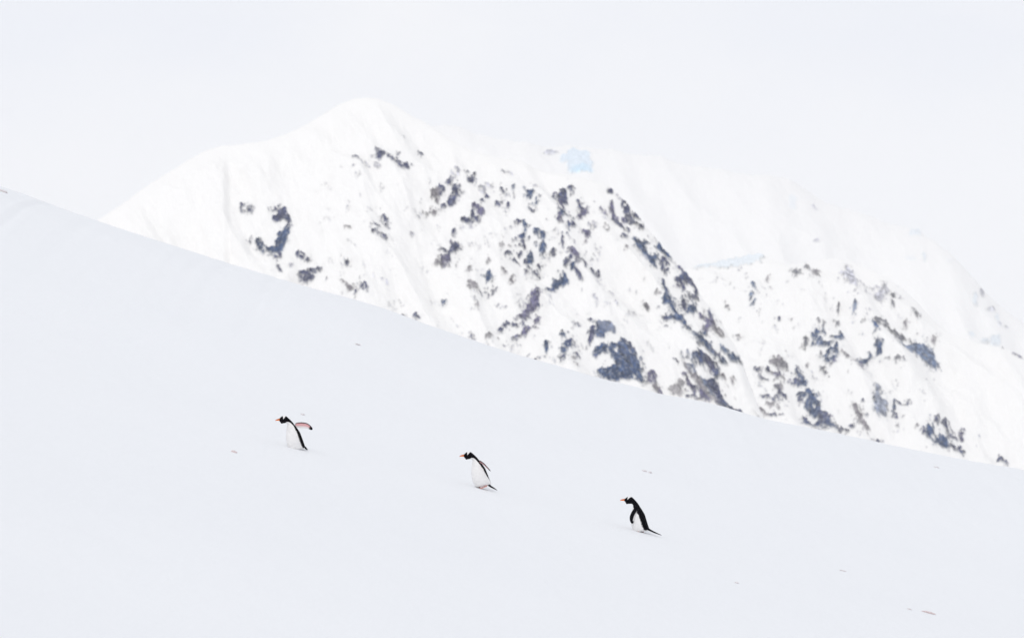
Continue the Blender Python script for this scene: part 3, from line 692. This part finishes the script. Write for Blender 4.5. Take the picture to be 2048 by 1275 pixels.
build_mountain('mountain', CREST_MAIN, 4000.0, 0.95, (-500, 1700), FLOOR - 4, 0.78, ROCK_MAIN, 11, DOWN_RIGHT, 8.5, 45.0, polys=POLY_MAIN,
               folds=[(446, 0.0, 16, 6.5, 315, 620), (640, 0.22, 26, 6.0, 300, 640), (860, 0.55, 30, 7.0, 300, 720)])
build_mountain('rocky_ridge', CREST_SECOND, 5200.0, 0.85, (1050, 2500), FLOOR - 4, 1.1, ROCK_SECOND, 23, DOWN_RIGHT, 10.0, 45.0, polys=POLY_SECOND,
               folds=[(1330, 0.5, 40, 9.0, 520, 900), (1300, 0.68, 50, 12.0, 560, 900)])
build_mountain('glacier', CREST_FAR, 11500.0, 0.47, (400, 2700), FLOOR - 4, 4.2, ROCK_FAR, 37, DOWN_RIGHT, 12.0, 90.0, amp=0.12, round_r=330, icy=True)


# ------------------------------------------------------------------ penguins
def catmull(P, n):
    P = np.asarray(P, float)
    m = len(P)
    t = np.linspace(0, m - 1, n)
    i = np.clip(np.floor(t).astype(int), 0, m - 2)
    f = (t - i)[:, None]
    p0, p1, p2, p3 = P[np.maximum(i - 1, 0)], P[i], P[i + 1], P[np.minimum(i + 2, m - 1)]
    return 0.5 * (2 * p1 + (p2 - p0) * f + (2 * p0 - 5 * p1 + 4 * p2 - p3) * f ** 2 + (3 * p1 - p0 - 3 * p2 + p3) * f ** 3), t


def tube(centers, ax_a, ax_b, ra, rb, seg=24):
    """rings round a spine: ax_a, ax_b unit axes per ring, ra, rb radii; closed at both ends; returns verts, quads, tris, ring index, angle"""
    n = len(centers)
    ph = np.arange(seg) / seg * 2 * math.pi
    V = centers[:, None, :] + np.cos(ph)[None, :, None] * (ax_a * ra[:, None])[:, None, :] + np.sin(ph)[None, :, None] * (ax_b * rb[:, None])[:, None, :]
    V = V.reshape(-1, 3)
    i = np.arange(n * seg).reshape(n, seg)
    j = np.roll(i, -1, 1)
    quads = np.stack([i[:-1], j[:-1], j[1:], i[1:]], -1).reshape(-1, 4)
    V = np.vstack([V, centers[:1], centers[-1:]])
    c0, c1 = n * seg, n * seg + 1
    t0 = np.stack([np.full(seg, c0), j[0], i[0], i[0]], -1)
    t1 = np.stack([np.full(seg, c1), i[-1], j[-1], j[-1]], -1)
    ring = np.concatenate([np.repeat(np.arange(n), seg), [0, n - 1]])
    ang = np.concatenate([np.tile(ph, n), [0, 0]])
    return V, quads, t0[:, :3], t1[:, :3], ring, ang


def tube_mesh(name, T):
    V, q, t0, t1, _, _ = T
    me = bpy.data.meshes.new(name)
    me.from_pydata([tuple(v) for v in V], [], [tuple(f) for f in q] + [tuple(f) for f in t0] + [tuple(f) for f in t1])
    bm = bmesh.new()
    bm.from_mesh(me)
    bmesh.ops.recalc_face_normals(bm, faces=bm.faces)
    bm.to_mesh(me)
    bm.free()
    me.polygons.foreach_set('use_smooth', np.ones(len(me.polygons), dtype=bool))
    return me


# outline of a walking gentoo from its left: (back x, back z, front x, front z, half width); x forward
RINGS = [(-.158,.040,-.02,.022,.040),(-.154,.072,.105,.016,.105),(-.134,.135,.150,.095,.135),(-.116,.198,.164,.175,.146),(-.098,.260,.164,.250,.145),
         (-.080,.320,.156,.315,.136),(-.052,.372,.143,.380,.121),(-.024,.419,.130,.432,.102),(.000,.457,.122,.466,.084),(.030,.506,.126,.490,.069),
         (.066,.553,.142,.504,.058),(.110,.601,.172,.508,.054),(.146,.634,.205,.509,.056),(.184,.639,.232,.506,.055),(.218,.628,.249,.531,.046),
         (.250,.606,.262,.551,.031),(.268,.588,.270,.562,.014)]
BLACK = np.array((0.0045, 0.0045, 0.0065))
WHITE = np.array((0.80, 0.79, 0.785))


def body_mesh(seed, edges):
    Rr, s = catmull(RINGS, 130)
    back = np.stack([Rr[:, 0], 0 * s, Rr[:, 1]], -1)
    front = np.stack([Rr[:, 2], 0 * s, Rr[:, 3]], -1)
    cen = (back + front) / 2
    half = (back - front) / 2
    ra = np.linalg.norm(half, axis=1)
    axa = half / ra[:, None]
    axb = np.tile(np.array([[0, 1.0, 0]]), (len(s), 1))
    T = tube(cen, axa, axb, ra, Rr[:, 4], 64)
    V, ring, ang = T[0], T[4], T[5]
    sv = s[ring]
    phi = np.degrees(np.abs((ang + math.pi) % (2 * math.pi) - math.pi))          # 0 = back, 180 = front
    edge = np.interp(sv, [0, 1, 3, 5, 6.5, 7.5, 8.5, 9.3, 10.2, 10.8, 11.4, 16],
                     edges)
    edge = edge + 3.0 * perlin(sv * 2.3, phi / 40, seed)
    blk = sstep(3, -3, phi - edge)
    # white patch over each eye, joined across the crown
    wid = 1.1 * (1 - phi / 84)
    patch = sstep(0.10, -0.06, np.abs(sv - (12.55 + phi / 84 * 0.75)) - np.clip(wid, 0, 1) - 0.04) * (phi < 84) * sstep(2, 9, phi)
    blk = blk * (1 - patch)
    rump = sstep(0.9, 0.3, sv) * (phi > 40)
    blk = blk * (1 - rump)
    mott = 1 - 0.05 * np.clip(fbm(V[:, 0] * 25, V[:, 2] * 25 + V[:, 1] * 9, 3, seed + 4), -1, 1)
    col = BLACK * blk[:, None] + (WHITE * mott[:, None]) * (1 - blk)[:, None]
    me = tube_mesh('body', T)
    vcol(me, 'coat', col)
    return me


def flipper_mesh(path, chord, chord_w, inner, side_out):
    """path: points root to tip; chord: direction of the leading edge; inner: 1 if the pale side is shown towards -ax_b"""
    P, s = catmull(path, 30)
    f = np.linspace(0, 1, 30)
    w = np.interp(f, [0, .12, .35, .6, .85, .96, 1], np.array([.55, .8, 1, .95, .62, .35, .06])) * chord_w
    t = np.interp(f, [0, .3, .8, 1], [.013, .010, .006, .002])
    tan = np.gradient(P, axis=0)
    tan /= np.linalg.norm(tan, axis=1)[:, None]
    ch = np.array(chord, float)
    axa = ch - (tan @ ch)[:, None] * tan
    axa /= np.linalg.norm(axa, axis=1)[:, None]
    axb = np.cross(tan, axa)
    if (axb @ np.array(side_out, float)).mean() < 0:
        axb = -axb
    T = tube(P, axa, axb, w, t, 28)
    ring, ang = T[4], T[5]
    fr = f[ring]
    lead = np.cos(ang)
    out = np.sin(ang)                       # + = outer (black) side
    pale = sstep(0.10, -0.05, out) * sstep(0.76, 0.60, lead) * sstep(0.84, 0.74, fr) * sstep(0.0, 0.05, fr)
    trail = sstep(-0.55, -0.75, lead) * sstep(0.86, 0.76, fr) * sstep(0.2, 0.4, fr)
    pink = np.array((0.66, 0.36, 0.37))
    col = BLACK * (1 - pale)[:, None] + pale[:, None] * (pink * (1 - 0.9 * sstep(0.1, -0.7, lead))[:, None] + WHITE * (0.9 * sstep(0.1, -0.7, lead))[:, None])
    col = col * (1 - trail * 0.9)[:, None] + WHITE * (trail * 0.9)[:, None]
    me = tube_mesh('flipper', T)
    vcol(me, 'coat', col)
    return me


def beak_mesh():
    P, s = catmull([(.252, 0, .577), (.285, 0, .580), (.320, 0, .579), (.345, 0, .572)], 20)
    f = np.linspace(0, 1, 20)
    ra = np.interp(f, [0, .25, .7, 1], [.026, .0175, .010, .0025])
    rb = np.interp(f, [0, .25, .7, 1], [.019, .0115, .007, .0020])
    axa = np.tile(np.array([[0, 0, 1.0]]), (20, 1))
    axb = np.tile(np.array([[0, 1.0, 0]]), (20, 1))
    T = tube(P, axa, axb, ra, rb, 20)
    up = np.cos(T[5])
    fr = f[T[4]]
    orange = np.array((0.74, 0.20, 0.055))
    dark = np.array((0.02, 0.015, 0.018))
    k = sstep(0.45, 0.9, up) * 0.85
    k = np.maximum(k, sstep(0.93, 1.0, fr) * 0.5)
    k = np.maximum(k, sstep(0.12, 0.02, fr))
    col = orange * (1 - k)[:, None] + dark * k[:, None]
    me = tube_mesh('beak', T)
    vcol(me, 'coat', col)
    return me


def tail_mesh(path):
    P, s = catmull(path, 20)
    f = np.linspace(0, 1, 20)
    wide = np.interp(f, [0, .3, .7, 1], [.045, .040, .022, .004])
    thin = np.interp(f, [0, .3, .7, 1], [.026, .017, .012, .003])
    tan = np.gradient(P, axis=0)
    tan /= np.linalg.norm(tan, axis=1)[:, None]
    axb = np.tile(np.array([[0, 1.0, 0]]), (20, 1))
    axa = np.cross(axb, tan)
    return tube_mesh('tail', tube(P, axa, axb, thin, wide, 16))


def foot_mesh(heel, toe_dir, lift):
    """webbed foot with three toes and a short ankle, one mesh"""
    hx, hy, hz = heel
    a = math.atan2(toe_dir[1], toe_dir[0])
    ca, sa = math.cos(a), math.sin(a)
    out = [(-.020, -.012), (-.022, .012), (.03, .026), (.085, .052), (.100, .046), (.088, .026), (.112, .008), (.118, -.002), (.112, -.010), (.088, -.027), (.098, -.047), (.083, -.052), (.03, -.026)]
    me = bpy.data.meshes.new('foot')
    bm = bmesh.new()
    top, bot = [], []
    for x, y in out:
        wx, wy = hx + ca * x - sa * y, hy + sa * x + ca * y
        zz = hz + lift * (1 - (x + .02) / .14) * 0.06
        th = .026 - .014 * (x + .02) / .14
        top.append(bm.verts.new((wx, wy, zz + th)))
        bot.append(bm.verts.new((wx, wy, zz)))
    bm.faces.new(top)
    bm.faces.new(bot[::-1])
    n = len(out)
    for i in range(n):
        bm.faces.new((top[i], bot[i], bot[(i + 1) % n], top[(i + 1) % n]))
    # ankle up into the belly
    prev = None
    for k in range(4):
        z = hz + .012 + k * .022 + lift * .05
        r = .017 + .004 * k
        ring = [bm.verts.new((hx - .004 * k + r * math.cos(t * math.pi / 4), hy + r * math.sin(t * math.pi / 4), z)) for t in range(8)]
        if prev:
            for t in range(8):
                bm.faces.new((prev[t], prev[(t + 1) % 8], ring[(t + 1) % 8], ring[t]))
        prev = ring
    bm.faces.new(prev)
    bmesh.ops.recalc_face_normals(bm, faces=bm.faces)
    bmesh.ops.bevel(bm, geom=[e for e in bm.edges], offset=.003, segments=1, affect='EDGES')
    bm.to_mesh(me)
    bm.free()
    return me


def eye_mesh(p, r):
    me = bpy.data.meshes.new('eye')
    bm = bmesh.new()
    bmesh.ops.create_uvsphere(bm, u_segments=14, v_segments=10, radius=r)
    for v in bm.verts:
        v.co.y *= 0.6
        v.co += Vector(p)
    bm.to_mesh(me)
    bm.free()
    me.polygons.foreach_set('use_smooth', np.ones(len(me.polygons), dtype=bool))
    return me


def penguin(px, py, yaw, lean, scale, label, left_flip, right_flip, tail, feet, sink, seed, edges, roll=0.0):
    root = bpy.data.objects.new('gentoo_penguin', None)
    C.objects.link(root)
    p = hit_slope(px, py)
    root.location = (p.x, p.y, p.z - sink)
    root.rotation_euler = (R(roll), R(lean), R(180 + yaw))
    root.scale = (scale,) * 3
    root.empty_display_size = 0.2
    tag(root, label, 'penguin', 'penguins climbing the snow slope in a line')
    link('body', body_mesh(seed, edges), M_COAT, root)
    link('beak', beak_mesh(), M_COAT, root)
    for sgn in (1, -1):
        link('eye', eye_mesh((.222, sgn * .0455, .589), .0075), M_EYE, root)
    lf = link('flipper', flipper_mesh(*left_flip), M_FLIP, root)
    link('flipper', flipper_mesh(*right_flip), M_FLIP, root)
    link('tail', tail_mesh(tail), M_TAIL, root)
    for ft in feet:
        link('foot', foot_mesh(*ft), M_FOOT, root)
    return root


# right flippers lie back along the far side
FAR_SIDE = ([(.030, -.085, .430), (-.010, -.128, .350), (-.045, -.150, .270), (-.075, -.150, .190)], (1, 0, .2), .036, 1, (0, -1, 0))
EDGE_WIDE = [62, 72, 74, 84, 118, 152, 160, 160, 155, 150, 185, 200]
EDGE_SLIM = [6, 16, 48, 62, 76, 88, 98, 106, 112, 125, 185, 200]
EDGE_MID = [60, 71, 78, 82, 88, 88, 98, 106, 112, 125, 185, 200]
penguin(594, 897, 27, 7, 1.065, 'leading penguin with one flipper held out behind, showing its pink underside',
        ([(.010, .080, .455), (-.065, .148, .444), (-.152, .212, .416), (-.218, .262, .348)], (.0, .25, 1), .052, 1, (-.6, -.6, .5)),
        FAR_SIDE, [(-.120, 0, .075), (-.160, 0, .045), (-.185, 0, .018), (-.205, 0, .002)],
        [((.03, .07, -.005), (1, .1), 0), ((-.02, -.07, -.005), (1, -.1), 0)], 0.045, 2, EDGE_MID)
penguin(965, 977, 13, 6.5, 1.09, 'middle penguin stretched forward, orange foot and tail trailing on the snow',
        ([(.020, .085, .455), (-.040, .128, .395), (-.088, .150, .330), (-.138, .160, .262)], (.45, .5, .75), .036, 1, (-.5, .3, .8)),
        FAR_SIDE, [(-.100, 0, .050), (-.140, .005, .005), (-.185, .01, -.028), (-.250, .015, -.076)],
        [((-.050, .060, -.022), (1, .15), 0.5), ((.05, -.06, -.035), (1, -.1), 0)], -0.028, 3, EDGE_SLIM)
penguin(1281, 1063, -4, 1.0, 1.075, 'rearmost penguin with its black flipper hanging forward and tail stretched out behind',
        ([(.050, .070, .470), (.080, .125, .390), (.125, .155, .305), (.142, .158, .225), (.126, .155, .165)], (1, .1, .45), .043, 1, (0, 1, .1)),
        FAR_SIDE, [(-.110, 0, .085), (-.170, 0, .045), (-.250, 0, .005), (-.365, 0, -.045)],
        [((.04, .07, -.010), (1, .1), 0), ((-.03, -.07, -.010), (1, -.1), 0)], 0.020, 4, EDGE_WIDE)


# ------------------------------------------------------------------ lumps of grey and pinkish snow lying on the slope
def clod(px, py, lx, ly, lz, rot, seed, label, mat=None):
    me = bpy.data.meshes.new('snow_clod')
    bm = bmesh.new()
    bmesh.ops.create_icosphere(bm, subdivisions=3, radius=1.0)
    co = np.array([v.co[:] for v in bm.verts])
    n = 1 + 0.35 * fbm(co[:, 0] * 1.7 + seed, co[:, 1] * 1.7 + co[:, 2] * 1.3, 3, seed)
    for v, k in zip(bm.verts, n):
        v.co = (v.co.x * k * lx, v.co.y * k * ly, v.co.z * k * lz)
    bm.to_mesh(me)
    bm.free()
    me.polygons.foreach_set('use_smooth', np.ones(len(me.polygons), dtype=bool))
    o = link('snow_clod', me, mat or M_CLOD)
    p = hit_slope(px, py)
    o.location = (p.x, p.y, p.z + lz * 0.15)
    o.rotation_euler = (0, R(14), R(rot))
    tag(o, label, 'snow clod', 'lumps of snow on the slope')


M_CLOD_PINK = plain('pink_stained_snow', (0.72, 0.62, 0.62), 0.8, 0.1)
clod(605, 829, .042, .05, .022, 0, 1, 'small grey lump on the snow just above the leading penguin\'s back')
clod(468, 904, .045, .05, .030, 20, 2, 'small pinkish grey lump lying to the left of the leading penguin', M_CLOD_PINK)
clod(716, 689, .070, .06, .020, 10, 3, 'faint grey lump high on the slope near the crest above the penguins')
clod(1289, 942, .052, .05, .026, -5, 4, 'grey lump upslope of the rearmost penguin, the left one of two')
clod(1300, 945, .038, .05, .028, 15, 5, 'grey lump upslope of the rearmost penguin, the right one of two')
clod(1686, 1141, .065, .05, .015, 0, 6, 'thin pale lump on the open snow right of the rearmost penguin')
clod(1473, 1165, .042, .04, .016, 12, 7, 'tiny pale lump downslope to the right of the rearmost penguin')
clod(1819, 1218, .040, .04, .018, 0, 8, 'small lump near the bottom right, left of the long pinkish one')
clod(1858, 1225, .125, .08, .026, 8, 9, 'long pinkish grey lump near the bottom right corner of the slope', M_CLOD_PINK)
clod(1873, 934, .060, .05, .018, 0, 10, 'faint lump below the crest at the far right under dark rocks')
clod(6, 384, .120, .08, .045, 15, 11, 'grey lump on the crest at the far left edge of the slope')

# ------------------------------------------------------------------ air
me = bpy.data.meshes.new('haze')
bm = bmesh.new()
bmesh.ops.create_cube(bm, size=1.0)
lo, hi = Vector((-9500, -4500, FLOOR - 12)), Vector((9500, 14500, 1160))
for v in bm.verts:
    v.co = Vector([lo[i] + (v.co[i] + .5) * (hi[i] - lo[i]) for i in range(3)])
bm.to_mesh(me)
bm.free()
hz = bpy.data.materials.new('haze')
hz.use_nodes = True
hn = hz.node_tree
hn.nodes.clear()
ho = hn.nodes.new('ShaderNodeOutputMaterial')
hv = hn.nodes.new('ShaderNodeVolumePrincipled')
hv.inputs['Color'].default_value = (0.93, 0.95, 1.0, 1)
hv.inputs['Density'].default_value = 2.6e-5
hn.links.new(hv.outputs['Volume'], ho.inputs['Volume'])
tag(link('haze', me, hz), kind='stuff')
